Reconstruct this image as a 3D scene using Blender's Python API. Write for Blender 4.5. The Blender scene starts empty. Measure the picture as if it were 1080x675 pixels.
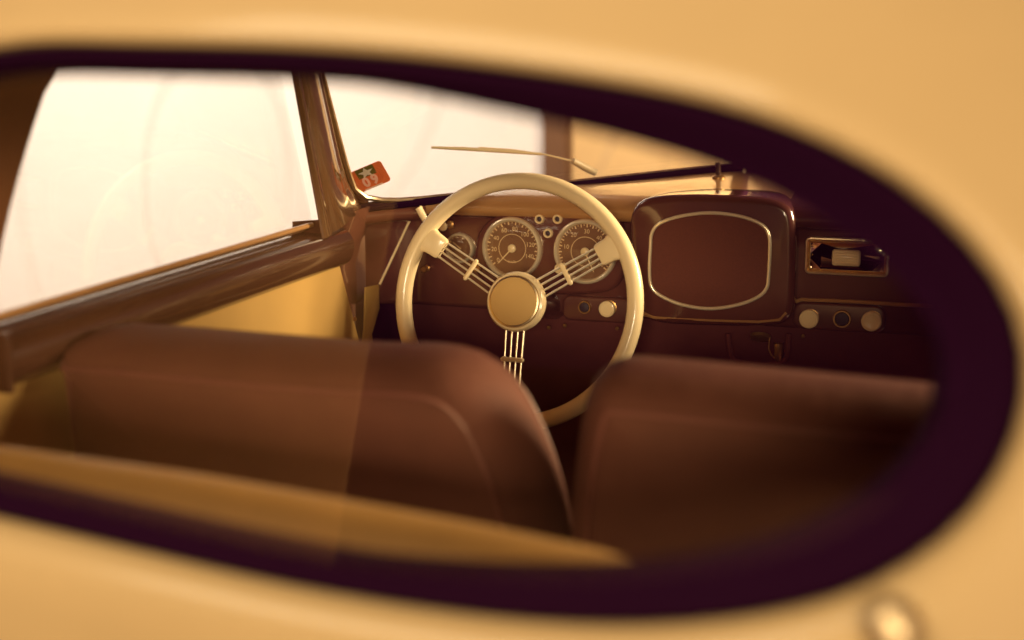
import bpy, bmesh, math, random
from mathutils import Vector, Matrix
R = math.radians
random.seed(7)
sc = bpy.context.scene
col = sc.collection

# ------------------------------------------------------------------ camera
CAM = Vector((0.47, 0.0, 1.25))
YAW, PIT, FPX = R(19.5), R(10.5), 1500.0          # focal length in pixels of the 1080 px wide photograph
fw = Vector((-math.sin(YAW)*math.cos(PIT), math.cos(YAW)*math.cos(PIT), -math.sin(PIT)))
rt = Vector((math.cos(YAW), math.sin(YAW), 0))
up = rt.cross(fw)
cd = bpy.data.cameras.new('camera'); cam = bpy.data.objects.new('camera', cd); col.objects.link(cam)
cam.location = CAM
cam.rotation_euler = Matrix((rt, up, -fw)).transposed().to_euler()
cd.sensor_width = 36; cd.lens = 36*FPX/1080
cd.clip_start = 0.02; cd.clip_end = 200
cd.dof.use_dof = True; cd.dof.focus_distance = 2.42; cd.dof.aperture_fstop = 1.85
sc.camera = cam

# ------------------------------------------------------------------ world, lamps, exposure
w = bpy.data.worlds.new('World'); sc.world = w; w.use_nodes = True
w.node_tree.nodes['Background'].inputs[0].default_value = (0.30, 0.042, 0.17, 1)
w.node_tree.nodes['Background'].inputs[1].default_value = 0.22
sc.view_settings.view_transform = 'Standard'; sc.view_settings.look = 'None'
sc.view_settings.exposure = 0; sc.view_settings.gamma = 1
sc.cycles.use_denoising = True
sc.cycles.max_bounces = 8; sc.cycles.diffuse_bounces = 4; sc.cycles.transparent_max_bounces = 24
sc.cycles.caustics_reflective = False; sc.cycles.caustics_refractive = False
sc.cycles.sample_clamp_indirect = 6

def lamp(name, loc, target, size, power, color):
    l = bpy.data.lights.new(name, 'AREA'); l.shape = 'RECTANGLE'; l.size, l.size_y = size
    l.energy = power; l.color = color
    o = bpy.data.objects.new(name, l); col.objects.link(o); o.location = loc
    o.rotation_euler = (Vector(target)-Vector(loc)).to_track_quat('-Z', 'Y').to_euler()
    return o
WARM = (1.0, 0.83, 0.56)
lamp('ceiling_lamp_behind', (-0.6, -1.1, 3.2), (0.0, 0.6, 1.0), (2.0, 1.2), 105, WARM)
lamp('far_fill_lamp', (1.75, -5.0, 1.85), (-0.1, 2.4, 0.95), (2.0, 1.0), 430, WARM)  # added fill through the rear window for dash and wheel
lamp('showroom_lamp_right', (3.2, 3.3, 2.0), (-0.4, 1.9, 0.85), (1.2, 1.0), 430, WARM)
lamp('wall_washer_left', (-3.2, 2.6, 3.4), (-4.4, 5.6, 1.2), (2.5, 1.0), 250, (1.0, 0.90, 0.77))
lamp('wall_washer_front', (-1.0, 5.9, 3.3), (-1.2, 8.0, 1.4), (1.6, 0.6), 210, WARM)

# ------------------------------------------------------------------ helpers
def ray(x, y): return fw + rt*((x-540)/FPX) - up*((y-337.5)/FPX)
def onY(x, y, Y): d = ray(x, y); return CAM + d*((Y-CAM.y)/d.y)
def onX(x, y, X): d = ray(x, y); return CAM + d*((X-CAM.x)/d.x)
def onP(x, y, p, n): d = ray(x, y); n = Vector(n); return CAM + d*((Vector(p)-CAM).dot(n)/d.dot(n))

class MB:
    def __init__(s): s.v = []; s.f = []
    def add(s, pts): i = len(s.v); s.v += [Vector(p) for p in pts]; return i
    def face(s, pts): i = s.add(pts); s.f.append(tuple(range(i, i+len(pts))))
    def grid(s, rows, cu=False, cv=False):
        """rows of points; cu closes each row, cv closes the list of rows"""
        n, m = len(rows), len(rows[0]); i = s.add([p for r in rows for p in r])
        for a in range(n if cv else n-1):
            for b in range(m if cu else m-1):
                a2, b2 = (a+1) % n, (b+1) % m
                s.f.append((i+a*m+b, i+a*m+b2, i+a2*m+b2, i+a2*m+b))
        return s
    def cap(s, loop): s.face(loop); return s
    def loft(s, loops, caps=True):
        s.grid(loops, cu=True)
        if caps: s.cap(list(reversed(loops[0]))); s.cap(loops[-1])
        return s
    def box(s, c, d, rot=None):
        c = Vector(c); h = [x/2 for x in d]
        P = [Vector((sx*h[0], sy*h[1], sz*h[2])) for sx in (-1, 1) for sy in (-1, 1) for sz in (-1, 1)]
        if rot: P = [rot @ p for p in P]
        i = s.add([c+p for p in P])
        for q in ((0,1,3,2), (4,6,7,5), (0,4,5,1), (2,3,7,6), (0,2,6,4), (1,5,7,3)): s.f.append(tuple(i+k for k in q))
        return s
    def tube(s, path, r, closed=False, n=10, flat=None):
        path = [Vector(p) for p in path]; m = len(path); rows = []; ref = None
        for k, p in enumerate(path):
            a = path[(k-1) % m] if closed or k else p
            b = path[(k+1) % m] if closed or k < m-1 else p
            t = (b-a).normalized()
            if ref is None:
                ref = Vector((0, 0, 1)) if abs(t.z) < .9 else Vector((1, 0, 0))
            ref = (ref - t*ref.dot(t)).normalized(); bi = t.cross(ref)
            rr = r[k] if isinstance(r, (list, tuple)) else r
            rows.append([p + ref*rr*math.cos(q*2*math.pi/n) + bi*rr*math.sin(q*2*math.pi/n)*(flat or 1) for q in range(n)])
        s.grid(rows, cu=True, cv=closed)
        if not closed: s.cap(list(reversed(rows[0]))); s.cap(rows[-1])
        return s
    def lathe(s, prof, c, ax, n=32, caps=True):
        """prof: (radius, height along ax)"""
        c, ax = Vector(c), Vector(ax).normalized()
        a = (Vector((0, 0, 1)) if abs(ax.z) < .9 else Vector((1, 0, 0))); a = (a-ax*a.dot(ax)).normalized(); b = ax.cross(a)
        rows = [[c + ax*h + (a*math.cos(q*2*math.pi/n) + b*math.sin(q*2*math.pi/n))*max(r, 1e-5) for q in range(n)] for r, h in prof]
        s.grid(rows, cu=True)
        if caps: s.cap(list(reversed(rows[0]))); s.cap(rows[-1])
        return s
    def prism(s, loop, vec):
        v = Vector(vec); a = [Vector(p) for p in loop]; return s.loft([a, [p+v for p in a]])
    def build(s, name, mat, parent=None, smooth=True, bevel=0, sub=0, angle=40, seg=2):
        me = bpy.data.meshes.new(name); me.from_pydata([tuple(v) for v in s.v], [], s.f); me.materials.append(mat)
        bm = bmesh.new(); bm.from_mesh(me)
        bmesh.ops.remove_doubles(bm, verts=bm.verts, dist=1e-6)
        bmesh.ops.recalc_face_normals(bm, faces=bm.faces); bm.to_mesh(me); bm.free()
        if smooth:
            me.polygons.foreach_set('use_smooth', [True]*len(me.polygons))
            if not sub and not bevel: me.set_sharp_from_angle(angle=R(angle))
        o = bpy.data.objects.new(name, me); col.objects.link(o)
        if parent:
            o.parent = parent
            if parent.type == 'EMPTY': o.location = -parent.location
        if bevel:
            m = o.modifiers.new('bevel', 'BEVEL'); m.width = bevel; m.segments = seg; m.limit_method = 'ANGLE'; m.angle_limit = R(35); m.harden_normals = True
        if sub:
            m = o.modifiers.new('sub', 'SUBSURF'); m.levels = sub; m.render_levels = sub
        return o

def tag(o, label=None, cat=None, group=None, kind=None):
    for k, v in (('label', label), ('category', cat), ('group', group), ('kind', kind)):
        if v: o[k] = v
    return o
def thing(name, loc, label, cat, group=None):
    o = bpy.data.objects.new(name, None); col.objects.link(o); o.location = loc; o.empty_display_size = .1
    return tag(o, label, cat, group)
def smooth_loop(pts, n, closed=True):
    """Catmull-Rom through pts, n samples evenly by length"""
    P = [Vector(p) for p in pts]; m = len(P); out = []
    rng = range(m if closed else m-1)
    for i in rng:
        if closed: a, b, c, d = P[(i-1) % m], P[i], P[(i+1) % m], P[(i+2) % m]
        else: a, b, c, d = P[max(i-1, 0)], P[i], P[i+1], P[min(i+2, m-1)]
        for k in range(16):
            t = k/16
            out.append(.5*((2*b) + (c-a)*t + (2*a-5*b+4*c-d)*t*t + (-a+3*b-3*c+d)*t**3))
    if not closed: out.append(P[-1])
    L = [0.0]; q = out + ([out[0]] if closed else [])
    for i in range(len(q)-1): L.append(L[-1] + (q[i+1]-q[i]).length)
    res = []; j = 0
    for k in range(n):
        s = L[-1]*k/(n if closed else n-1)
        while j < len(L)-2 and L[j+1] < s: j += 1
        t = (s-L[j])/max(L[j+1]-L[j], 1e-9); res.append(q[j].lerp(q[j+1], min(t, 1)))
    return res
def round_rect(x0, x1, z0, z1, r, n=6):
    out = []
    for cx, cz, a0 in ((x1-r, z1-r, 0), (x0+r, z1-r, 90), (x0+r, z0+r, 180), (x1-r, z0+r, 270)):
        for k in range(n+1):
            a = R(a0 + 90*k/n); out.append((cx+r*math.cos(a), cz+r*math.sin(a)))
    return out
def inset(loop2, d):
    """offset a convex counter-clockwise 2-D loop inwards by d"""
    n = len(loop2); out = []
    for i in range(n):
        a, b, c = Vector(loop2[i-1]), Vector(loop2[i]), Vector(loop2[(i+1) % n])
        t = (c-a).normalized(); out.append(b + Vector((-t.y, t.x))*d)
    return out
def text(mb, s, size, c, y):
    """flat lettering in the X-Z plane facing -Y, added to mb"""
    cu = bpy.data.curves.new('t', 'FONT'); cu.body = s; cu.size = size; cu.align_x = 'CENTER'; cu.align_y = 'CENTER'; cu.resolution_u = 3
    o = bpy.data.objects.new('t', cu); col.objects.link(o)
    dg = bpy.context.evaluated_depsgraph_get(); me = bpy.data.meshes.new_from_object(o.evaluated_get(dg))
    i = mb.add([(c[0]+v.co.x, y, c[1]+v.co.y) for v in me.vertices])
    for p in me.polygons: mb.f.append(tuple(i+k for k in p.vertices))
    bpy.data.objects.remove(o); bpy.data.curves.remove(cu); bpy.data.meshes.remove(me)

def mat(name, colr, rough=.5, metal=0, coat=0, coat_rough=.05, spec=.5, tint=None, bump=0, bscale=200, bdist=.001, var=0, vscale=8, dark=None, streak=None):
    m = bpy.data.materials.new(name); m.use_nodes = True; nt = m.node_tree; b = nt.nodes['Principled BSDF']
    b.inputs['Base Color'].default_value = (*colr, 1); b.inputs['Roughness'].default_value = rough
    b.inputs['Metallic'].default_value = metal; b.inputs['Coat Weight'].default_value = coat; b.inputs['Coat Roughness'].default_value = coat_rough
    b.inputs['Specular IOR Level'].default_value = spec
    if tint: b.inputs['Specular Tint'].default_value = (*tint, 1); b.inputs['Coat Tint'].default_value = (1, 1, 1, 1)
    tc = nt.nodes.new('ShaderNodeTexCoord')
    if var:
        n = nt.nodes.new('ShaderNodeTexNoise'); n.inputs['Scale'].default_value = vscale; n.inputs['Detail'].default_value = 6; n.inputs['Roughness'].default_value = .65
        mp = nt.nodes.new('ShaderNodeMapping'); nt.links.new(tc.outputs['Object'], mp.inputs[0]); nt.links.new(mp.outputs[0], n.inputs['Vector'])
        if streak: mp.inputs['Scale'].default_value = streak
        mx = nt.nodes.new('ShaderNodeMix'); mx.data_type = 'RGBA'
        d = dark or tuple(c*(1-var) for c in colr)
        mx.inputs['A'].default_value = (*d, 1); mx.inputs['B'].default_value = (*[min(c*(1+var*.5), 1) for c in colr], 1)
        cr = nt.nodes.new('ShaderNodeMapRange'); cr.inputs['From Min'].default_value = .3; cr.inputs['From Max'].default_value = .7
        nt.links.new(n.outputs['Fac'], cr.inputs['Value']); nt.links.new(cr.outputs[0], mx.inputs['Factor']); nt.links.new(mx.outputs['Result'], b.inputs['Base Color'])
        rr = nt.nodes.new('ShaderNodeMapRange'); rr.inputs['To Min'].default_value = rough*.85; rr.inputs['To Max'].default_value = min(rough*1.2, 1)
        nt.links.new(n.outputs['Fac'], rr.inputs['Value']); nt.links.new(rr.outputs[0], b.inputs['Roughness'])
    if bump:
        n2 = nt.nodes.new('ShaderNodeTexNoise'); n2.inputs['Scale'].default_value = bscale; n2.inputs['Detail'].default_value = 3
        nt.links.new(tc.outputs['Object'], n2.inputs['Vector'])
        bp = nt.nodes.new('ShaderNodeBump'); bp.inputs['Strength'].default_value = bump; bp.inputs['Distance'].default_value = bdist
        nt.links.new(n2.outputs['Fac'], bp.inputs['Height']); nt.links.new(bp.outputs[0], b.inputs['Normal'])
    return m
def glass_mat(name, tintc=(1, 1, 1), boost=1.0, dust=0, smear=0):
    """clear sheet glass: mirror by Fresnel, else straight through; a little dust and wiping smears scatter light"""
    m = bpy.data.materials.new(name); m.use_nodes = True; nt = m.node_tree; nt.nodes.remove(nt.nodes['Principled BSDF'])
    out = nt.nodes['Material Output']
    tr = nt.nodes.new('ShaderNodeBsdfTransparent'); tr.inputs[0].default_value = (*tintc, 1)
    gl = nt.nodes.new('ShaderNodeBsdfGlossy'); gl.inputs['Roughness'].default_value = 0.0; gl.inputs[0].default_value = (1, .9, .75, 1)
    fr = nt.nodes.new('ShaderNodeFresnel'); 
    ge = nt.nodes.new('ShaderNodeNewGeometry'); io = nt.nodes.new('ShaderNodeMapRange')      # both faces of the pane mirror as from outside
    io.inputs['To Min'].default_value = 1.5; io.inputs['To Max'].default_value = 1/1.5
    nt.links.new(ge.outputs['Backfacing'], io.inputs['Value']); nt.links.new(io.outputs[0], fr.inputs[0])
    ml = nt.nodes.new('ShaderNodeMath'); ml.operation = 'MULTIPLY'; ml.inputs[1].default_value = boost; nt.links.new(fr.outputs[0], ml.inputs[0])
    mx = nt.nodes.new('ShaderNodeMixShader'); nt.links.new(ml.outputs[0], mx.inputs[0]); nt.links.new(tr.outputs[0], mx.inputs[1]); nt.links.new(gl.outputs[0], mx.inputs[2])
    last = mx
    if dust or smear:
        df = nt.nodes.new('ShaderNodeBsdfDiffuse'); df.inputs[0].default_value = (.9, .85, .78, 1)
        tc = nt.nodes.new('ShaderNodeTexCoord'); wv = nt.nodes.new('ShaderNodeTexWave'); wv.wave_type = 'RINGS'; wv.rings_direction = 'SPHERICAL'
        wv.inputs['Scale'].default_value = .9; wv.inputs['Distortion'].default_value = 9; wv.inputs['Detail'].default_value = 1.5; wv.inputs['Detail Scale'].default_value = .7
        mp = nt.nodes.new('ShaderNodeMapping'); mp.inputs['Location'].default_value = (.6, -1.75, -1.02)
        nt.links.new(tc.outputs['Object'], mp.inputs[0]); nt.links.new(mp.outputs[0], wv.inputs['Vector'])
        rp = nt.nodes.new('ShaderNodeMapRange'); rp.inputs['From Min'].default_value = .97; rp.inputs['To Min'].default_value = dust; rp.inputs['To Max'].default_value = dust+smear
        nt.links.new(wv.outputs['Fac'], rp.inputs['Value'])
        m2 = nt.nodes.new('ShaderNodeMixShader'); nt.links.new(rp.outputs[0], m2.inputs[0]); nt.links.new(mx.outputs[0], m2.inputs[1]); nt.links.new(df.outputs[0], m2.inputs[2]); last = m2
    nt.links.new(last.outputs[0], out.inputs[0]); return m

GOLD = (1.0, .80, .52)
M = dict(
    body=mat('gold_paint', (.37, .243, .106), .5, coat=.25, coat_rough=.12, spec=.4, tint=GOLD, var=.06, vscale=3, bump=.03, bscale=900),
    rubber=mat('dark_rubber', (.010, .0008, .007), .8, spec=.03, bump=.2, bscale=300),
    lining=mat('dark_lining', (.060, .010, .038), .9, spec=.1, bump=.4, bscale=500, var=.2, vscale=20),  # purple of the cabin's shade put into the base colour
    dash=mat('maroon_lacquer', (.108, .032, .021), .22, coat=1, coat_rough=.06, spec=.5, tint=GOLD, var=.12, vscale=5),
    dash_plate=mat('maroon_plate', (.108, .032, .021), .32, coat=.7, coat_rough=.1, tint=GOLD),
    lit_dash_top=mat('lit_tan_dash_top', (.42, .20, .065), .3, coat=.8, coat_rough=.08, tint=GOLD, var=.12, vscale=5),  # light on the maroon deck put into a tan base colour
    head=mat('beige_headlining', (.60, .34, .11), .9, spec=.1, bump=.3, bscale=400),
    cowl=mat('dark_brown_lacquer', (.11, .036, .018), .25, coat=.9, coat_rough=.07, tint=GOLD, var=.1, vscale=4),
    glint_metal=mat('glint_nickel', (.55, .40, .22), .46, metal=1),
    button=mat('polished_chrome', (.9, .72, .46), .15, metal=1),
    under=mat('under_dash_board', (.165, .044, .032), .8, spec=.2, bump=.4, bscale=300, var=.2),
    pillar=mat('brown_lacquer', (.08, .034, .012), .22, coat=.9, coat_rough=.08, tint=GOLD, var=.08, vscale=4),
    sill=mat('brown_sill_lacquer', (.05, .018, .009), .22, coat=.8, coat_rough=.05, tint=GOLD, var=.12, vscale=6),
    door=mat('beige_door_card', (.46, .26, .065), .75, spec=.2, var=.1, vscale=6, bump=.3, bscale=350),
    quarter=mat('brown_trim_cloth', (.19, .07, .023), .85, spec=.15, var=.12, bump=.4, bscale=350),
    leather=mat('brown_leather', (.122, .041, .022), .72, spec=.18, tint=GOLD, var=.14, vscale=9, bump=.5, bscale=13, bdist=.006),
    piping=mat('leather_piping', (.165, .054, .033), .45, spec=.4, tint=GOLD),
    bench=mat('tan_leather', (.22, .105, .024), .6, spec=.3, tint=GOLD, var=.1, bump=.3, bscale=350),
    shelf=mat('dark_bench_shade', (.035, .005, .022), .95, spec=.05, bump=.6, bscale=700),
    ivory=mat('ivory_plastic', (.92, .68, .35), .38, coat=.4, coat_rough=.12, tint=GOLD, var=.05, vscale=10),
    hornpad=mat('gold_horn_pad', (.66, .39, .12), .6, coat=0, tint=GOLD, var=.04),
    chrome=mat('satin_nickel', (1.0, .82, .52), .2, metal=.5),
    chrome_dull=mat('worn_chrome', (.90, .68, .38), .32, metal=1, var=.15, vscale=40),
    dial=mat('brown_dial', (.19, .080, .028), .5, spec=.3),
    mark=mat('cream_marking', (.78, .52, .24), .5),
    cloth=mat('speaker_cloth', (.155, .046, .024), .8, spec=.2, bump=.8, bscale=1500, var=.12, vscale=300),
    dark=mat('dark_bore', (.03, .008, .012), .6),
    brass=mat('dull_brass', (.50, .26, .08), .35, metal=.8),
    glass=glass_mat('window_glass', smear=.05, dust=.0),
    rear_glass=glass_mat('rear_glass'),
    dial_glass=glass_mat('dial_glass', boost=1.3),
    wall_white=mat('white_wall_paint', (.86, .80, .74), .9, spec=.1, var=.05, vscale=.9, bump=.1, bscale=60),
    wall_tan=mat('tan_wall_paint', (.72, .50, .26), .9, spec=.1, var=.06, vscale=1.2),
    panel=mat('tan_panel_board', (.50, .26, .11), .8, spec=.1, var=.05),
    column=mat('brown_column_paint', (.13, .058, .02), .6, var=.1),
    floor=mat('dark_floor', (.14, .06, .03), .5, var=.2),
    st_red=mat('sticker_red', (.78, .25, .08), .5), st_green=mat('sticker_green', (.17, .17, .015), .5), st_white=mat('sticker_white', (.95, .86, .70), .5),
    st_line=mat('sticker_line', (.70, .26, .09), .5),
)

def translucent(m, k):
    nt = m.node_tree; b = nt.nodes['Principled BSDF']; tl = nt.nodes.new('ShaderNodeBsdfTranslucent'); mx = nt.nodes.new('ShaderNodeMixShader')
    c = b.inputs['Base Color'].default_value; tl.inputs[0].default_value = c; mx.inputs[0].default_value = k
    nt.links.new(b.outputs[0], mx.inputs[1]); nt.links.new(tl.outputs[0], mx.inputs[2]); nt.links.new(mx.outputs[0], nt.nodes['Material Output'].inputs[0])
for k in ('st_red', 'st_green', 'st_white', 'st_line'): translucent(M[k], .7)

# ------------------------------------------------------------------ the room round the car
o = MB().box((0, 1, -.05), (24, 24, .1)).build('floor', M['floor']); tag(o, kind='structure')
o = MB().box((-5.354, 5.6, 2.0), (8.0, .12, 4.0)).build('wall', M['wall_white'], bevel=.004)
tag(o, 'bright white showroom wall seen through the side window', 'wall')
o = MB().box((-1.3065, 5.58, 2.0), (.093, .12, 4.0)).build('column', M['column'], bevel=.006)
tag(o, 'brown upright post closing the white wall behind the wiper', 'column')
t = thing('wall', (-1.6, 8, 0), 'tan back wall to the right of the brown post, seen through the windscreen', 'wall')
MB().box((-2.1, 8.06, 2.0), (2.3, .12, 4.0)).build('wall_panel', M['wall_tan'], t)
for x in (-1.40, -1.17):
    MB().box((x, 7.99, 2.0), (.05, .03, 4.0)).build('trim_strip', M['wall_tan'], t, bevel=.004)

o = MB().prism([(-1.205, -1.6, .02), (-1.161, -1.6, .346), (-1.10, -1.6, .819), (-1.031, -1.6, 1.26), (-.985, -1.6, 1.6), (-3.6, -1.6, 1.6), (-3.6, -1.6, .02)], (0, -.012, 0)).build('display_panel', M['panel'])
tag(o, 'tan display panel behind the viewer, mirrored faintly across the left of the rear glass', 'panel')

# ------------------------------------------------------------------ car body round the rear window
car = thing('car', (0, 1.5, 0), 'gold vintage car seen through its oval rear window', 'car')
PT = [(-10,50),(135,49),(270,51),(400,58),(540,74),(690,97),(790,120),(865,149),(940,186),(990,225),(1040,275),(1075,325),(1090,385),(1080,451),(1052,512),(1015,558),(976,590),(915,622),(865,642),(700,664),(540,658),(375,635),(250,610),(125,580),(-10,548)]
WN = Vector((0, 1, -.07)).normalized(); WP = Vector((0, .857, 1.06))
O2 = [(lambda p: (p.x, p.z))(onP(x, y, WP, WN)) for x, y in PT]
# the half the photograph cuts off mirrors the visible end
left = [(-.14-(x-.14)*1.25, z + .006) for x, z in O2 if x > .30]
loop = [p for p in O2 if p[0] > -.30]
loop = sorted(loop + left, key=lambda p: math.atan2((p[1]-1.08)/.17, (p[0]+.03)/.52))
LP = smooth_loop([(x, 0, z) for x, z in loop], 96)
for _ in range(3):                                           # even out the hand-read points
    LP = [(LP[i-1]+LP[i]*2+LP[(i+1) % 96])/4 for i in range(96)]
W2 = [(p.x, p.z) for p in LP]
if sum(W2[i-1][0]*W2[i][1]-W2[i][0]*W2[i-1][1] for i in range(96)) < 0: W2.reverse()
NRM = []
for i in range(96):
    a, c = Vector(W2[i-1]), Vector(W2[(i+1) % 96]); tt = (c-a).normalized(); NRM.append(Vector((tt.y, -tt.x)))
def wy(z): return .857 + .07*(z-1.06)
def wloop(d, dy, vary=0):
    """ring offset outwards by d in the window plane and forwards by dy; vary widens it towards the right end"""
    out = []
    for (x, z), n in zip(W2, NRM):
        e = d*(1 + vary*max(0, min(1, (x-.05)/.35)))
        X, Z = x+n.x*e, z+n.y*e; out.append(Vector((X, wy(Z)+dy, Z)))
    return out
def body_loop(d, lip):
    out = []
    for (x, z), n in zip(W2, NRM):
        Z = z+n.y*d
        y = wy(z) + lip + .9*d*d*abs(n.x) + (n.y*d*.55 + .5*d*d if n.y > 0 else n.y*(.75*min(d, .0625) - 6*min(d, .0625)**2))
        out.append(Vector((x+n.x*d, y, Z)))
    return out
bl = [body_loop(d, l) for d, l in ((0, .020), (.0006, .010), (.003, .003), (.008, -.002), (.016, -.004), (.028, -.003), (.05, 0), (.08, 0), (.13, 0), (.2, 0), (.3, 0), (.42, 0))]
MB().grid(bl, cu=True).build('body_shell', M['body'], car)
p = onP(942, 664, Vector((0, .815, .95)), (0, 1, 0))
MB().lathe([(.017, -.01), (.017, .004), (.014, .009), (.008, .012), (0, .0135)], p, (0, -1, .25), 28).build('glint_button', M['glint_metal'], car, angle=60)  # added button standing in for a soft round glint on the body
# dark shell added for the shade behind the right end of the window
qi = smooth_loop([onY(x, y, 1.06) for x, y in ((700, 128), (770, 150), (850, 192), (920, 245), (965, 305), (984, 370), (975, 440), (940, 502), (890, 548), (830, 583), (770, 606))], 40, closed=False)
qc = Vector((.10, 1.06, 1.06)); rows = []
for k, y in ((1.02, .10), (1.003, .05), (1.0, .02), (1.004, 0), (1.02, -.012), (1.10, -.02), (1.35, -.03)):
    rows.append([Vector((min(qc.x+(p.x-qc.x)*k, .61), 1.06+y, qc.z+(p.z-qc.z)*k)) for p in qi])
MB().grid(rows).build('shade_trim', M['rubber'], car)
# rubber seal: two lips round the glass, widened at the right for shade there
MB().grid([wloop(-.0005, .022), wloop(-.001, .006), wloop(-.006, .001), wloop(-.012, .003), wloop(-.017, .009, .5), wloop(-.021, .016, 1.15), wloop(-.022, .030, 1.15), wloop(-.018, .05, 1.2), wloop(.01, .06)], cu=True).build('window_seal', M['rubber'], car)
MB().loft([wloop(-.012, .012), wloop(-.012, .016)]).build('rear_window', M['rear_glass'], car, angle=20)
# inner rear panel from the seal to the cabin walls
def cab_loop(k):
    out = []
    for (x, z), n in zip(W2, NRM):
        a = math.atan2(n.y, n.x); tx = max(-.62, min(.62, x+n.x*.4)); tz = max(.74, min(1.36-.11*abs(tx/.66)**3, z+n.y*.3))
        out.append(Vector((x+(tx-x)*k, wy(z)+.055+.10*k, z+(tz-z)*k)))
    return out
MB().grid([cab_loop(k) for k in (0.02, .3, .65, 1)], cu=True).build('rear_panel', M['lining'], car)
# roof: painted outside, lined inside
def roof(y, x, lift): return Vector((x, y, 1.40+lift - .10*abs(x/.66)**3 - .05*((y-1.6)/.8)**2))
MB().grid([[roof(y, x, 0) for x in [k*.066 for k in range(-10, 11)]] for y in [1.07+.147*k for k in range(10)]]).build('headlining', M['head'], car)
MB().grid([[roof(y, x, .03) for x in [k*.066 for k in range(-10, 11)]] for y in [1.07+.147*k for k in range(10)]]).build('roof', M['body'], car)
# parcel shelf and cabin floor
MB().box((0, .985, .775), (1.24, .24, .03)).build('parcel_shelf', M['shelf'], car, bevel=.006)
MB().box((0, 1.8, .22), (1.3, 2.0, .03)).build('cabin_floor', M['shelf'], car)

# --------------------------------------------------- left side: door, sill, pillars
XS = -.60
# B pillar / rear quarter with the curved rear edge of the side window
q = [onX(x, y, XS-.012) for x, y in ((62, 78), (52, 92), (42, 120), (30, 158), (18, 200), (6, 250), (-4, 300), (-12, 345))]
edge = [Vector((XS-.012, q[0].y+.10, 1.325)), Vector((XS-.012, q[0].y+.02, 1.275))] + q + [Vector((XS-.012, 1.27, .90)), Vector((XS-.012, 1.275, .40))]
edge = smooth_loop(edge, 30, closed=False)
rows = []
for dx, dy in ((.0, -.375), (0, -.2), (0, -.03), (.002, -.012), (0, -.004), (-.006, 0), (-.03, 0)):
    rows.append([Vector((XS-.012+dx, p.y+dy, p.z)) for p in edge])
MB().grid(rows).build('rear_quarter_panel', M['quarter'], car)
# top rail over the door window
MB().tube([(-.612, 1.14, 1.332), (-.61, 1.4, 1.335), (-.595, 1.95, 1.345), (-.59, 2.05, 1.35)], .035, n=12).build('roof_rail', M['pillar'], car)
door = MB()
# door card: lower panel, slightly pillowed, with the kinked front edge of the door
rows = []
for zf in [i/10 for i in range(11)]:
    z = .905 - .5*zf; yf = 2.165 + (.085*min(1, zf/.35) if zf < .35 else .085 - .05*(zf-.35))
    rows.append([Vector((XS-.010+.008*math.sin(math.pi*min(1, u*1.0))*(1 if 0 < zf < 1 else .5), 1.275+(yf-1.275)*u, z)) for u in [i/16 for i in range(17)]])
dr = door.grid(rows).build('door', M['door'], car)
# painted rail below the glass
prof = [(-.05, .966), (-.034, .967), (-.022, .962), (-.006, .957), (.006, .948), (.012, .937), (.013, .925), (.009, .910), (.002, .899), (-.010, .893), (-.03, .893)]
def zsill(y): return .021*(y-1.29)/.8
rows = [[Vector((XS+px, y, pz-.021+.002+zsill(y))) for px, pz in prof] for y in (1.285, 1.5, 1.7, 1.9, 2.05, 2.13, 2.18)]
MB().loft(rows).build('window_sill', M['sill'], dr)
# thin bead along the glass
MB().tube([(XS-.026, y, .951+zsill(y)) for y in (1.285, 1.6, 1.9, 2.14)], .004, n=8).build('glass_bead', M['pillar'], dr)
MB().tube([(XS-.012, y, .900+zsill(y)) for y in (1.285, 1.6, 1.9, 2.16)], .003, n=8).build('rail_bead', M['brass'], dr)
MB().box((XS+.002, 1.28, .912), (.04, .010, .070)).build('sill_end', M['sill'], dr, bevel=.003)
MB().lathe([(.004, 0), (.005, .002), (.003, .004)], (XS-.003, 2.205, .80), (1, 0, 0), 12).build('screw', M['brass'], dr)
MB().tube([(XS-.018, y, .957+zsill(y)) for y in (1.285, 1.5, 1.75, 1.95, 2.085)], .0045, n=10).build('sill_highlight', M['lit_dash_top'], dr)  # bright reflection on the sill's top edge, put in as a tan bead
# side window pane
pane = [(XS-.03, 1.20, .93), (XS-.03, 2.12, .955), (XS-.02, 2.0, 1.22), (XS-.015, 1.94, 1.35), (XS-.015, 1.2, 1.35)]
MB().prism(pane, (-.004, 0, 0)).build('side_window', M['glass'], dr, smooth=False)
# A pillar: a fluted strip from the door window to the windscreen
WB_ = Vector((-.026, 2.72, 1.052))
def apil(sx=1):
    lo_r, hi_r = Vector((-.600, 2.085, .955)), Vector((-.583, 1.91, 1.39))
    lo_f, hi_f = Vector((-.650, 2.305, .985)), Vector((-.594, 2.005, 1.39))
    rows = []
    for k in range(9):
        t = k/8; a, b = lo_r.lerp(hi_r, t), lo_f.lerp(hi_f, t); row = [a + Vector((-.03, .075, 0))]; b = b + (WB_-lo_f).normalized()*.016*max(0, 1-t/.2)**2
        for u, h in ((0, 0), (.05, .008), (.14, .010), (.2, .005), (.26, .011), (.5, .014), (.72, .012), (.78, .006), (.84, .009), (.95, .004), (1, -.004)):
            row.append(a.lerp(b, u) + Vector((h, -h*.4, 0)))
        row.append(b + Vector((-.05, .02, 0)))
        if sx < 0: row = [Vector((-p.x, p.y, p.z)) for p in row]
        rows.append(row)
    return MB().grid(rows)
apil().build('windscreen_pillar', M['pillar'], car, angle=60)
apil(-1).build('windscreen_pillar', M['lining'], car, angle=60)  # right pillar coloured dark for the shade on that side
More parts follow.
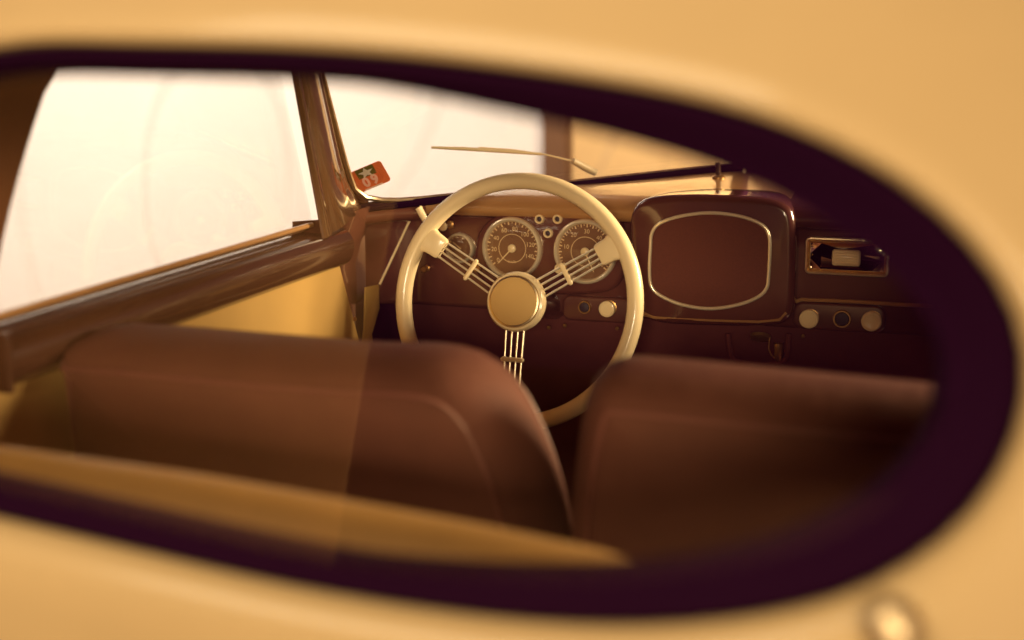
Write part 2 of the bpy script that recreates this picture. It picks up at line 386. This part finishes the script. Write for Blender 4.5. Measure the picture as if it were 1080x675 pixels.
# cowl side under the pillar, and the lit kick panel
rows = []
for z in (.985, .972, .95, .92, .88, .82, .74, .6, .4):
    s = max(0, (z-.90)/.085)
    rows.append([Vector((x + .03*s*(1 if i else 0)*u, y, z)) for i, (x, y, u) in enumerate(((-.640, 2.06, 0), (-.622, 2.10, .4), (-.624, 2.16, .5), (-.638, 2.24, .8), (-.654, 2.32, 1), (-.668, 2.38, 1), (-.682, 2.44, .4)))])
MB().grid(rows).build('cowl_side', M['cowl'], car)
MB().box((-.668, 2.42, .53), (.03, .70, .55)).build('footwell_side', M['lining'], car)
kp = [onX(x, y, -.636) for x, y in ((384, 303), (398, 300), (399, 325), (391, 352), (396, 400), (377, 400), (383, 345))]
MB().prism(kp, (.003, 0, 0)).build('kick_panel', M['door'], car, bevel=.001)
# right side: quarter, door and rail coloured dark for the shade there, window opening left free
MB().box((.62, 1.05, .85), (.02, .36, 1.1)).box((.62, 1.75, .66), (.02, 1.1, .56)).box((.62, 2.4, .70), (.02, .3, .66)).build('shaded_side_trim', M['lining'], car)
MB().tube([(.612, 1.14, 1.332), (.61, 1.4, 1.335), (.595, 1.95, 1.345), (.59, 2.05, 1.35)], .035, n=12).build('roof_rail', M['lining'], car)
MB().tube([Vector((-.70, 2.31, .955)), Vector((-.655, 2.335, .962)), Vector((-.60, 2.37, .968)), Vector((-.55, 2.40, .970))], .016, n=10).build('cowl_corner', M['cowl'], car)
# windscreen in two flat panes meeting at the centre bar
WA, WB, WT, WC = Vector((-.654, 2.325, .988)), Vector((-.026, 2.72, 1.052)), Vector((-.594, 2.005, 1.39)), Vector((-.026, 2.38, 1.40))
WSN = (WB-WA).cross(WT-WA).normalized()
if WSN.y < 0: WSN = -WSN
def mir(p): return Vector((-p.x-.04, p.y, p.z))
for f in (lambda p: p, mir):
    MB().prism([f(WA), f(WB), f(WC), f(WT)], WSN*.004 if f is not mir else Vector((-WSN.x, WSN.y, WSN.z))*.004).build('windscreen', M['glass'], car, smooth=False)
MB().tube([p - WSN*.006 for p in smooth_loop([WT, WA.lerp(WT, .5), WA.lerp(WT, .14)+(WB-WA)*.004, WA.lerp(WT, .05)+(WB-WA)*.02, WA.lerp(WB, .075)+(WT-WA)*.012, WA.lerp(WB, .2), WA.lerp(WB, .6), WB], 40, closed=False)], .005, n=8).build('screen_bead', M['chrome_dull'], car)
wm = (WA+WB+WT+WC)/4
MB().tube([p + WSN*.004 + (p-wm).normalized()*.012 for p in smooth_loop([WT, WA.lerp(WT, .5), WA.lerp(WT, .14)+(WB-WA)*.004, WA.lerp(WT, .05)+(WB-WA)*.02, WA.lerp(WB, .04)+(WT-WA)*.014], 30, closed=False)], .010, n=10).build('screen_frame', M['cowl'], car)
MB().tube([WA+Vector((0, -.004, -.008)), WB+Vector((0, -.004, -.008))], .009, n=8).build('screen_rubber', M['rubber'], car)
MB().tube([mir(WA)+Vector((0, -.004, -.006)), mir(WB)+Vector((0, -.004, -.006))], .009, n=8).build('screen_rubber', M['rubber'], car)
MB().tube([WB+Vector((.0, -.01, 0)), WC+Vector((.0, -.01, 0))], .017, n=12).build('centre_bar', M['lining'], car)
MB().tube([WT+Vector((-.02, 0, -.01)), WC+Vector((0, 0, -.01)), mir(WT)+Vector((.02, 0, -.01))], .03, n=10).build('header_rail', M['lining'], car)
# scuttle outside, below the glass
mb = MB(); mb.grid([[WA+Vector((0, .012, -.02)), WB+Vector((0, .012, -.02)), mir(WA)+Vector((0, .012, -.02))], [WA+Vector((0, .25, -.10)), WB+Vector((0, .15, -.06)), mir(WA)+Vector((0, .25, -.10))], [WA+Vector((0, .9, -.3)), WB+Vector((0, .6, -.2)), mir(WA)+Vector((0, .9, -.3))]])
mb.build('bonnet', M['dash'], car)

# wiper outside the driver's pane
wp0 = WA + WSN*.022
def onW(x, y, d=.022): return onP(x, y, WA + WSN*d, WSN)
wip = thing('windscreen_wiper', onW(612, 176), 'thin chrome windscreen wiper lying across the left windscreen pane', 'wiper')
MB().tube([onW(455, 155.5), onW(490, 157), onW(530, 159.5), onW(571, 162.5)], [.0022, .0034, .0034, .0026], n=8).build('blade', M['ivory'], wip)
MB().tube([onW(505, 155.5, .03), onW(540, 158, .032), onW(575, 163, .032), onW(606, 170.5, .030)], [.0012, .0016, .0016, .002], n=8).build('arm', M['ivory'], wip)
MB().tube([onW(604, 169.5, .03), onW(616, 176, .03), onW(628, 182, .026)], [.006, .0075, .007], n=12).build('pivot', M['ivory'], wip)

# ------------------------------------------------------------------ dashboard
YD = 2.42
def D(x, y, off=0): return onY(x, y, YD-off)
def D2(x, y, off=0): p = onY(x, y, YD-off); return (p.x, p.z)
dash = thing('dashboard', (0, 2.42, .8), 'glossy maroon dashboard with round gauges, knobs and a central speaker pod', 'dashboard')
# face and rolled top, swept from the left wall to the right wall
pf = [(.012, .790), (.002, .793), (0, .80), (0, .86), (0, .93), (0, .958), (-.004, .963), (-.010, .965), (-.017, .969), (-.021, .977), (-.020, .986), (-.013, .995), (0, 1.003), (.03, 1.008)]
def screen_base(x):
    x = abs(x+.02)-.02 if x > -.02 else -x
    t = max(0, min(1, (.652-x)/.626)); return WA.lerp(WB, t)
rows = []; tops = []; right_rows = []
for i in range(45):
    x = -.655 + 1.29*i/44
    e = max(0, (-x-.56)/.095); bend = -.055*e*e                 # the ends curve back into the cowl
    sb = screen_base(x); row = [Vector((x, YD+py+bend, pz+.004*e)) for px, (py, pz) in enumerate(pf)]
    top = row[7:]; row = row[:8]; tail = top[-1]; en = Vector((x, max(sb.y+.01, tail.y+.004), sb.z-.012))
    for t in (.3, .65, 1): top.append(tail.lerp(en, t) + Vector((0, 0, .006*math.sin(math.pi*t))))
    for p in top:                                               # at the ends the top stops short of the raked glass
        if p.y > sb.y-.006: p.z = min(p.z, sb.z-.014); p.y = min(p.y, sb.y+.012)
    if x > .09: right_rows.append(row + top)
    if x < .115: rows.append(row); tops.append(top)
MB().grid(right_rows).build('passenger_panel', M['dash'], dash, angle=60)
MB().grid(tops).build('lit_dash_top', M['lit_dash_top'], dash, angle=60)  # left part of the maroon deck, its light put into the tan
panel = MB().grid(rows).build('panel', M['dash'], dash, angle=60)
def plate(loop2, off0, off1, rnd, steps=5):
    """raised plate on the face with a rolled edge: loop2 in X-Z counter-clockwise"""
    if sum(loop2[i-1][0]*loop2[i][1]-loop2[i][0]*loop2[i-1][1] for i in range(len(loop2))) < 0: loop2 = loop2[::-1]
    rows = [[Vector((p[0], YD-off0, p[1])) for p in loop2]]
    for k in range(steps+1):
        a = math.pi/2*k/steps; l = inset(loop2, rnd*(1-math.cos(a))); y = YD-(off1-rnd)-rnd*math.sin(a)
        rows.append([Vector((p[0], y, p[1])) for p in l])
    mb = MB(); mb.grid(rows, cu=True); mb.cap(rows[-1]); return mb
def px_loop(pts, off=0, n=64): 
    l = smooth_loop([Vector((p[0], 0, p[1])) for p in [D2(x, y, off) for x, y in pts]], n); return [(p.x, p.z) for p in l]
# gauge binnacle
bin_pts = [(499, 272), (504, 246), (520, 229), (545, 221), (580, 218), (615, 218), (645, 224), (658, 240), (661, 265), (658, 290), (645, 306), (617, 311), (580, 311), (545, 308), (518, 303), (503, 290)]
MB_ = plate(px_loop(bin_pts, .012), -.004, .014, .010); MB_.build('gauge_binnacle', M['dash'], dash, angle=60)
YB = YD-.0145
def gauge(name, px, py, rad, numerals, needle_deg, marks, arc, label, needle_len=.72, textsize=.011, y0=YB, ring=True, bz=1):
    p = onY(px, py, y0-.004); c = Vector((p.x, y0, p.z)); ax = (0, -1, 0)
    g = MB().lathe([(rad*.93, -.002), (rad*.93, .002), (0, .002)], c, ax, 48, caps=False).build(name, M['dial'], dash)
    tag(g, label)
    MB().lathe([(rad*1.07*bz, -.006), (rad*1.07*bz, .003), (rad*1.055*bz, .008), (rad*1.02*(1+bz)/2, .0115), (rad*.98, .0125), (rad*.94, .0108), (rad*.91, .006), (rad*.895, .001)], c, ax, 56, caps=False).build('bezel', M['chrome'], g)
    yn = c.y-.0028; mb = MB()
    a0, a1 = arc; n = len(numerals)
    for i, s in enumerate(numerals):
        if not s: continue
        a = R(a0 + (a1-a0)*i/(n-1)); text(mb, s, textsize, (c.x+math.sin(a)*rad*.66, c.z+math.cos(a)*rad*.66), yn)
    for i in range(marks):
        a = R(a0 + (a1-a0)*i/(marks-1)); d = Vector((math.sin(a), 0, math.cos(a))); s = Vector((math.cos(a), 0, -math.sin(a)))*(.0007 if i % 2 else .0011)
        r0, r1 = rad*.90, rad*(.84 if i % 2 else .80); b = Vector((c.x, yn, c.z))
        mb.face([b+d*r0-s, b+d*r1-s, b+d*r1+s, b+d*r0+s])
    if ring:
        for rr in (.47,):
            mb.grid([[Vector((c.x+math.sin(q*math.pi/24)*rad*(rr+e), yn, c.z+math.cos(q*math.pi/24)*rad*(rr+e))) for q in range(48)] for e in (0, .022)], cu=True)
    mb.build('dial_marking', M['mark'], g, smooth=False)
    a = R(needle_deg); d = Vector((math.sin(a), 0, math.cos(a))); s = Vector((math.cos(a), 0, -math.sin(a))); b = Vector((c.x, c.y-.0045, c.z))
    nb = MB().prism([b-d*rad*.12-s*.0012, b-d*rad*.12+s*.0012, b+d*rad*needle_len+s*.0005, b+d*rad*needle_len-s*.0005], (0, -.001, 0))
    nb.build('needle', M['ivory'], g, smooth=False)
    if ring: MB().lathe([(rad*.14, .003), (rad*.14, .006), (rad*.10, .008), (0, .0085)], c, ax, 24).build('needle_cap', M['ivory'], g)
    MB().lathe([(rad*.93, .0085), (rad*.6, .0100), (0, .0105)], c, ax, 40, caps=False).build('dial_glass', M['dial_glass'], g)
    return g
sp = gauge('speedometer', 540, 262, .0535, ['0', '20', '40', '60', '80', '100', '120', '140'], -137, 29, (-130, 112), 'left one of the two large dials, scaled to 140, needle resting low')
rv = gauge('rev_counter', 617, 265.5, .0545, ['', '10', '20', '30', '40', '50', '60'], -205, 37, (-120, 128), 'right one of the two large dials, scaled to 60, behind the wheel spoke')
gauge('temperature_gauge', 485, 261.5, .0245, ['', '', ''], -52, 7, (-62, 62), 'small dial left of the speedometer', needle_len=.7, y0=YD, ring=False, bz=1.08)
# odometer window of the speedometer
p = onY(540, 276, YB-.003); mb = MB(); text(mb, 'km/h', .007, (p.x, p.z), YB-.0029); mb.build('unit_marking', M['mark'], sp, smooth=False)
p = onY(617, 282, YB-.003); mb = MB(); text(mb, 'U/min', .006, (p.x, p.z), YB-.0029); mb.build('unit_marking', M['mark'], rv, smooth=False)
# pilot lamps
def sub(o, dx):
    r = o.copy(); col.objects.link(r); r.parent = o.parent; r.location = o.location + dx
    for ch in list(o.children):
        c = ch.copy(); col.objects.link(c); c.parent = r
    return r
c0 = D(569, 231, .016); c0.y = YB
pl = MB().lathe([(.009, -.002), (.009, .003), (.0075, .006), (.0055, .006), (.0045, .002)], c0, (0, -1, 0), 24, caps=False).build('pilot_lamp', M['ivory'], dash)
MB().lathe([(.0045, 0), (.0042, .003), (0, .0042)], c0, (0, -1, 0), 16).build('lamp_lens', M['dark'], pl)
for x, y in ((588, 231), (578, 246)):
    c = D(x, y, .016); c.y = YB; sub(pl, c-c0)
# pull knobs
def knob(px, py, rad, m, name='pull_knob', base=YD, stalk=.012, par=None, ring=False, label=None):
    p = onY(px, py, base-stalk-.006); c = Vector((p.x, base, p.z))
    if ring:
        k = MB().lathe([(rad, -.002), (rad, .004), (rad*.93, .006), (rad*.80, .006), (rad*.74, .003)], c, (0, -1, 0), 28, caps=False).build(name, M['brass'], par or dash)
        MB().lathe([(rad*.76, .001), (rad*.70, .006), (rad*.3, .007), (0, .0071)], c, (0, -1, 0), 24).build('switch_button', M['dark'], k)
    else:
        k = MB().lathe([(rad*.45, -.002), (rad*.45, stalk*.8), (rad*.8, stalk), (rad*.97, stalk+.003), (rad, stalk+.006), (rad*.93, stalk+.0085), (rad*.75, stalk+.0095), (rad*.70, stalk+.0088), (rad*.2, stalk+.0088), (0, stalk+.0088)], c, (0, -1, 0), 28).build(name, m, par or dash)
        MB().lathe([(rad*.9, -.001), (rad*.9, .002), (rad*.7, .003)], c, (0, -1, 0), 24).build('escutcheon', M['brass'], k)
    if label: tag(k, label)
    return k
# plates under the knobs
lp = round_rect(*(D2(593, 326, .006)[0], D2(668, 326, .006)[0]), D2(630, 339)[1], D2(630, 312.5)[1], .016)
plate(lp, -.003, .007, .005).build('knob_plate', M['dash_plate'], dash, angle=60)
rp = round_rect(D2(836, 335, .006)[0], D2(934, 335, .006)[0], D2(887, 349)[1], D2(887, 320)[1], .018)
plate(rp, -.003, .007, .005).build('knob_plate', M['dash_plate'], dash, angle=60)
knob(614, 325.5, .012, None, 'push_switch', base=YD-.007, ring=True)
knob(640, 326, .0150, M['ivory'], base=YD-.007)
knob(853, 336.5, .0165, M['ivory'], base=YD-.007)
knob(887, 338, .0155, None, 'push_switch', base=YD-.007, ring=True)
knob(919, 339, .0170, M['ivory'], base=YD-.007)
knob(467, 239, .0085, M['ivory'], 'toggle_knob', stalk=.03)
knob(457, 261, .0085, M['ivory'], 'toggle_knob', stalk=.025)
knob(447, 284, .0068, M['brass'], 'toggle_knob', stalk=.010)
knob(590, 283.5, .0095, M['ivory'], 'toggle_knob', base=YB, stalk=.010)
knob(503, 283, .0080, M['brass'], 'toggle_knob', stalk=.012)
# indicator lever: ivory handle on a boss
lv = MB().lathe([(.013, -.002), (.013, .02), (.009, .03), (0, .031)], D(455, 239, 0), (0, -1, 0), 20).build('lever_boss', M['ivory'], dash)
MB().tube([D(453, 240, .03), D(447, 229, .034), D(441, 219, .036)], [.005, .0065, .0075], n=12).build('lever', M['ivory'], lv)
# strip on the left of the face
def onface(x, y):
    Y = YD
    for _ in range(6): e = max(0, (-onY(x, y, Y).x-.56)/.095); Y = YD - .055*e*e - .003
    return onY(x, y, Y)
MB().tube([onface(x, y) for x, y in ((440, 217), (436, 224), (430, 237), (423, 252), (416, 267), (408, 284), (400.5, 300))], .0022, n=8).build('trim_strip', M['ivory'], dash)

# central pod with the speaker grille
pod = [(663, 240), (667, 221), (682, 209), (720, 205.5), (760, 206), (805, 208.5), (828, 215), (837, 228), (839, 250), (838, 300), (835, 330), (822, 343), (790, 345), (740, 344), (700, 342), (680, 335), (672, 318), (666, 280)]
OFFP = .036
pl2 = px_loop(pod, OFFP, 80)
pd = plate(pl2, -.09, OFFP, .014, 7).build('speaker_pod', M['dash'], dash, angle=60)
gr = [(686, 262), (687.5, 246), (696, 235.5), (718, 228), (749, 224.5), (780, 228), (802, 236), (810.5, 246), (812, 262), (810.5, 292), (808.5, 304), (799, 313.5), (778, 321.5), (749, 325.5), (720, 321.5), (697, 312), (687, 302), (685, 285)]
gl = smooth_loop([onY(x, y, YD-OFFP-.003) for x, y in gr], 90)
MB().tube(gl, .0032, closed=True, n=10).build('grille_trim', M['chrome'], pd)
mb = MB(); cen = sum(gl, Vector())/len(gl)
rows = [[Vector((cen.x+(p.x-cen.x)*k, YD-OFFP-.0012-.003*(1-k*k), cen.z+(p.z-cen.z)*k)) for p in gl] for k in (1, .8, .6, .4, .2, .02)]
mb.grid(rows, cu=True); mb.cap(rows[-1]); mb.build('speaker_cloth', M['cloth'], pd)
# tan bead standing in for the highlight along the pod's foot
MB().tube([onY(x, y, YD-OFFP+.004) for x, y in ((676, 330), (690, 334), (750, 337), (800, 338.5), (822, 336.5), (829, 329))], .0042, n=8).build('pod_highlight', M['lit_dash_top'], pd)
# ashtray with ribbed button
a0, a1, b0, b1 = D2(848.5, 270, .007)[0], D2(938.5, 270, .007)[0], D2(893, 290.5)[1], D2(893, 250.5)[1]
l0 = round_rect(a0, a1, b0, b1, .010)
def ring_rows(spec): return [[Vector((p[0], YD-y, p[1])) for p in inset(l0, d)] for d, y in spec]
at = MB().grid(ring_rows(((0, -.002), (0, .005), (.0015, .0075), (.004, .0078), (.0055, .005), (.006, .002))), cu=True).build('ashtray', M['chrome_dull'], dash, angle=50)
mb = MB(); rr = ring_rows(((.006, .002), (.0065, .0035), (.008, .0052), (.011, .0068), (.016, .0082), (.022, .0091), (.028, .0095))); mb.grid(rr, cu=True); mb.cap(rr[-1]); mb.build('ashtray_lid', M['button'], at, angle=170)
q0, q1 = D2(877, 280, .011), D2(908, 264, .011)
bl2 = round_rect(q0[0], q1[0], q0[1], q1[1], .005)
rows = [[Vector((p[0], YD-y, p[1])) for p in inset(bl2, d)] for d, y in ((0, -.002), (0, .011), (.0012, .0135), (.003, .0145))]
mb = MB(); mb.grid(rows, cu=True); mb.cap(rows[-1])
for k in range(5):
    z = q0[1]+.0055+(q1[1]-q0[1]-.011)*k/4; mb.tube([(q0[0]+.005, YD-.0145, z), (q1[0]-.005, YD-.0145, z)], .0011, n=6)
mb.build('ashtray_handle', M['ivory'], at, angle=50)
# ledge highlight under the right half of the face, put in as a tan bead
MB().tube([D(838, 318.5, .002), D(845, 316, .003), D(900, 318, .003), D(944, 321, .003), D(985, 323, .001)], .0035, n=8).build('ledge_highlight', M['lit_dash_top'], dash)
# post and collar at the centre of the scuttle
pc = onY(758, 187, 2.60); pt = onY(757, 171, 2.60)
po = MB().tube([pc, pt], .005, n=12).build('centre_post', M['pillar'], dash)
MB().lathe([(.012, -.004), (.012, .001), (.009, .004), (.006, .005)], pc, (0, 0, 1), 20).build('post_collar', M['brass'], po)
# under-dash board, tray bracket and small fittings
MB().grid([[(-.64, 2.45, .80), (.62, 2.45, .80)], [(-.64, 2.50, .70), (.62, 2.50, .70)], [(-.64, 2.58, .5), (.62, 2.58, .5)], [(-.64, 2.6, .22), (.62, 2.6, .22)]]).build('under_board', M['under'], dash)
br = MB().tube(smooth_loop([D(768, 352, .0), D(770, 368, 0), D(776, 380, 0), (D(800, 385, 0)), D(822, 383, 0), D(830, 375, 0), D(832, 352, 0)], 30, closed=False), .005, n=8).build('hanging_bracket', M['under'], dash)
MB().tube([D(821, 362, .0), D(821, 376, 0), D(820.5, 382, 0)], [.008, .008, .003], n=12).build('cable_end', M['brass'], br)
MB().tube(smooth_loop([D(812, 356, 0), D(811, 368, 0), D(815, 376, 0), D(820, 379, 0)], 12, closed=False), .0016, n=6).build('cable', M['brass'], br)
MB().lathe([(.018, -.004), (.018, .002), (.010, .005), (0, .005)], D(802, 356, -.01), (0, -.6, -1), 24).build('radio_foot', M['brass'], dash)
for x, y in ((579, 345), (596, 343), (651, 346), (847, 354)):
    MB().lathe([(.0035, 0), (.0035, .003), (0, .004)], D(x, y, -.01), (0, -1, -.3), 10).build('screw', M['brass'], dash)

# ------------------------------------------------------------------ steering wheel
WCN = Vector((-.312, 2.232, .843))
wn = Vector((.03, -1, .20)).normalized()                       # towards the driver
wx = Vector((1, 0, 0)); wx = (wx-wn*wx.dot(wn)).normalized(); wz = wx.cross(wn); 
if wz.z < 0: wz = -wz
def Wp(a, r, h=0): return WCN + (wx*math.cos(a) + wz*math.sin(a))*r + wn*h
sw = thing('steering_wheel', WCN, 'thin rimmed ivory steering wheel with three spokes of chrome wire', 'steering wheel')
RM = .2045
rim = MB().tube([Wp(2*math.pi*k/96, RM, .0) for k in range(96)], .0142, closed=True, n=16)
rim = rim.build('rim', M['ivory'], sw)
hub = MB().lathe([(.030, -.05), (.030, -.02), (.047, -.012), (.051, -.004), (.051, .006), (.048, .011), (.0435, .0125)], WCN, wn, 56).build('hub', M['ivory'], sw)
MB().lathe([(.0435, .010), (.0445, .014), (.0435, .0175), (.041, .0185)], WCN, wn, 56, caps=False).build('hub_ring', M['chrome_dull'], hub)
MB().lathe([(.0412, .010), (.0412, .018), (.040, .0205), (.035, .0225), (.018, .0245), (0, .025)], WCN, wn, 56).build('horn_button', M['hornpad'], hub)
for i, deg in enumerate((149.5, 31.5, 270)):
    a = R(deg); dr_ = (wx*math.cos(a)+wz*math.sin(a)); pr = wn.cross(dr_)
    spk = MB().box(WCN + dr_*(RM-.026), (.001,)*3)
    rows = []
    for r_, hw, ht in ((RM+.002, .030, .010), (RM-.012, .024, .0105), (RM-.022, .0205, .0095), (RM-.040, .0195, .0085), (RM-.044, .017, .006)):
        c = WCN + dr_*r_; rows.append([c + pr*hw*math.copysign(abs(math.cos(q))**.5, math.cos(q)) + wn*ht*math.copysign(abs(math.sin(q))**.5, math.sin(q)) for q in [2*math.pi*k/20 for k in range(20)]])
    spk = MB().loft(rows)
    lug = spk.build('spoke', M['ivory'], sw)
    for k in (-1.5, -.5, .5, 1.5):
        MB().tube([WCN + dr_*.046 + pr*k*.0105 - wn*.002, WCN + dr_*(RM-.036) + pr*k*.0092], .00185, n=8).build('wire', M['chrome'], lug)
    c = WCN + dr_*.098
    MB().tube([c - pr*.020 + wn*.002, c - pr*.018 + wn*.003, c + pr*.018 + wn*.003, c + pr*.020 + wn*.002], [.0025, .0042, .0042, .0025], n=10).build('clip', M['ivory'], lug)
cm = thing('steering_column', WCN - wn*.06, 'dark steering column running from the wheel hub under the dashboard', 'steering column')
MB().tube([WCN - wn*.05, WCN - wn*.3, WCN - wn*.6], .024, n=16).build('column_tube', M['dash_plate'], cm)
MB().tube([WCN - wn*.052, WCN - wn*.085], .030, n=20).build('column_collar', M['dash_plate'], cm)

# ------------------------------------------------------------------ seats
def seat(name, label, outline, yb, group, taper=0):
    """backrest from an X-Z outline (counter-clockwise): rear face, piped edge, rounded crest, front"""
    L = smooth_loop([(.47+(x-.47)*.957, 0, 1.25-(1.25-z)*.957) for x, z in outline], 90); l2 = [(p.x, p.z) for p in L]
    if sum(l2[i-1][0]*l2[i][1]-l2[i][0]*l2[i-1][1] for i in range(90)) < 0: l2.reverse()
    mx = sum(p[0] for p in l2)/90
    t = thing(name, (mx, yb, .3), label, 'seat', group)
    def lean(z): return -.10*(.9-z)*-1                          # backrest rakes forwards as it goes down
    def lp(d, y): return [Vector((p[0] + taper*max(0, min(1, y/.1))*max(0, min(1, (mx-.05-p[0])/.2)), yb+y+lean(p[1]), p[1])) for p in inset(l2, d)]
    cx_, cz_ = mx, sum(p[1] for p in l2)/90
    def core(k, y): return [Vector((cx_+(p.x-cx_)*k, yb+y+lean(cz_+(p.z-cz_)*k), cz_+(p.z-cz_)*k)) for p in [Vector((q[0], 0, q[1])) for q in inset(l2, .044)]]
    rows = [core(.3, -.008), core(.6, -.009), core(.85, -.006), core(.95, -.003), lp(.044, 0), lp(.036, .004), lp(.024, .016), lp(.011, .038), lp(.003, .065), lp(0, .085), lp(.001, .100), lp(.008, .118), lp(.025, .132), lp(.04, .137)]
    mb = MB(); mb.grid(rows, cu=True); mb.cap(list(reversed(rows[0]))); mb.cap(rows[-1])
    b = mb.build('backrest', M['leather'], t, angle=80)
    MB().tube(lp(.040, .0005), .0030, closed=True, n=8).build('piping', M['piping'], b)
    MB().tube(lp(.0045, .111), .0026, closed=True, n=8).build('piping', M['piping'], b)
    x0, x1 = min(p[0] for p in l2)+.02, max(p[0] for p in l2)-.02
    q = round_rect(x0, x1, .30, .44, .05); rows = [[Vector((p[0], y, p[1])) for p in inset(q, d)] for y, d in ((yb+.12, .02), (yb+.13, 0), (yb+.5, 0), (yb+.54, .02), (yb+.55, .05))]
    MB().loft(rows).build('seat_cushion', M['leather'], t)
    MB().box(((x0+x1)/2, yb+.32, .265), (x1-x0-.1, .4, .07)).build('seat_base', M['shelf'], t, bevel=.005)
    return t
ZT = .912
seat('front_seat', 'brown leather front seat on the left, backrest partly covering the steering wheel',
     [(-.662, .70), (-.663, .84), (-.662, .888), (-.652, .910), (-.605, .9125), (-.53, ZT+.001), (-.40, ZT), (-.25, ZT), (-.16, ZT+.004), (-.105, .905), (-.066, .872), (-.040, .825), (-.018, .76), (-.004, .68), (.004, .55), (0, .42), (-.06, .36), (-.3, .35), (-.56, .36), (-.645, .42), (-.655, .55)], 1.37, 'front seats', .036)
seat('front_seat', 'brown leather front seat on the right, below the speaker panel and ashtray',
     [(.0, .42), (.0, .55), (.003, .70), (.012, .80), (.021, .855), (.033, .892), (.052, .911), (.09, .917), (.25, ZT+.002), (.40, ZT-.002), (.53, .905), (.575, .89), (.595, .84), (.598, .70), (.597, .55), (.585, .42), (.52, .36), (.32, .35), (.1, .36)], 1.37, 'front seats')
# rear bench: the tan crest just inside the rear window
rb = thing('rear_bench', (-.1, 1.1, .4), 'tan rear bench backrest showing its lit top edge below the window', 'rear bench')
CR = [(-.62, .893), (-.417, .890), (-.2, .884), (-.064, .876), (.06, .868), (.176, .857), (.23, .843), (.262, .815), (.28, .77)]
def crest(x):
    for (a, za), (b, zb) in zip(CR, CR[1:]):
        if x <= b: return za + (zb-za)*max(0, (x-a)/(b-a))
    return CR[-1][1]
xs = [-.62+.90*i/40 for i in range(41)]
rows = []
for x in xs:
    zt = crest(x)
    rows.append([Vector((x, y, z)) for y, z in ((1.03, .60), (1.006, zt-.10), (1.003, zt-.055), (1.006, zt-.028), (1.018, zt-.010), (1.04, zt), (1.065, zt-.002), (1.088, zt-.014), (1.10, zt-.04), (1.105, zt-.1), (1.14, .5))])
mb = MB(); mb.grid(rows); mb.cap(rows[0]); mb.cap(rows[-1]); mb.build('backrest', M['bench'], rb, angle=80)
MB().grid([[Vector((x, y, max(z, .55))) for y, z in ((1.0, .56), (.996, crest(x)-.12), (.996, crest(x)-.030), (1.0015, crest(x)-.026), (1.01, crest(x)-.03))] for x in xs]).build('back_shade', M['shelf'], rb)  # dark sheet standing in for shade on the bench's rear face
MB().box((-.17, 1.30, .40), (.85, .34, .14)).build('seat_cushion', M['bench'], rb, bevel=.03, seg=4)

# ------------------------------------------------------------------ sticker inside the windscreen
cS = onP(389, 187, WA-WSN*.001, WSN); sr = (WB-WA).normalized(); su = sr.cross(WSN); su = su if su.z > 0 else -su
ang = R(0)
a_, b_ = onP(372, 199, WA-WSN*.001, WSN), onP(403, 186, WA-WSN*.001, WSN)
sx_ = (b_-a_).normalized(); sy_ = sx_.cross(WSN); sy_ = sy_ if sy_.z > 0 else -sy_
def S(x, y, h): return cS + sx_*x + sy_*y - WSN*h
st = thing('sticker', cS, 'small red and green 09 sticker in the lower corner of the windscreen', 'sticker')
sw2, sh2 = .033, .027
def flat(mb, pts, h, th=.0003): mb.prism([S(x, y, h) for x, y in pts], -WSN*th)
mb = MB(); flat(mb, round_rect(-sw2, sw2, -sh2, sh2, .007), 0); mb.build('backing', M['st_red'], st, smooth=False)
mb = MB(); flat(mb, round_rect(-.017, .017, .004, sh2-.0005, .002), .0006); mb.build('green_patch', M['st_green'], st, smooth=False)
mb = MB(); star = []
for k in range(10):
    a = R(90+36*k); r_ = .0135 if k % 2 == 0 else .006; star.append((r_*math.cos(a)*1.05, .0135+r_*math.sin(a)*.95))
flat(mb, star, .0012); flat(mb, [(-.017, -sh2+.001), (.017, -sh2+.001), (.017, -sh2+.0045), (-.017, -sh2+.0045)], .0012)
for s, x in (('0', -.0082), ('9', .0082)):
    cu = bpy.data.curves.new('t', 'FONT'); cu.body = s; cu.size = .030; cu.align_x = 'CENTER'; cu.align_y = 'CENTER'; cu.offset = .0014; cu.resolution_u = 3
    o = bpy.data.objects.new('t', cu); col.objects.link(o); dg = bpy.context.evaluated_depsgraph_get(); me = bpy.data.meshes.new_from_object(o.evaluated_get(dg))
    i = mb.add([S(x*1.0+v.co.x*.80, -.0085+v.co.y*1.05, .0014) for v in me.vertices]); mb.f += [tuple(i+k for k in p.vertices) for p in me.polygons]
    bpy.data.objects.remove(o); bpy.data.curves.remove(cu); bpy.data.meshes.remove(me)
mb.build('white_print', M['st_white'], st, smooth=False)
for s_ in (-1, 1):
    mb = MB()
    for r_ in (.013, .018, .0225):
        pts = [S(s_*(.006+r_*math.cos(R(q))), r_*math.sin(R(q))*.9, .0008) for q in range(-50, 51, 10)]
        mb.tube(pts, .0004, n=5)
    mb.build('arc_print', M['st_line'], st)
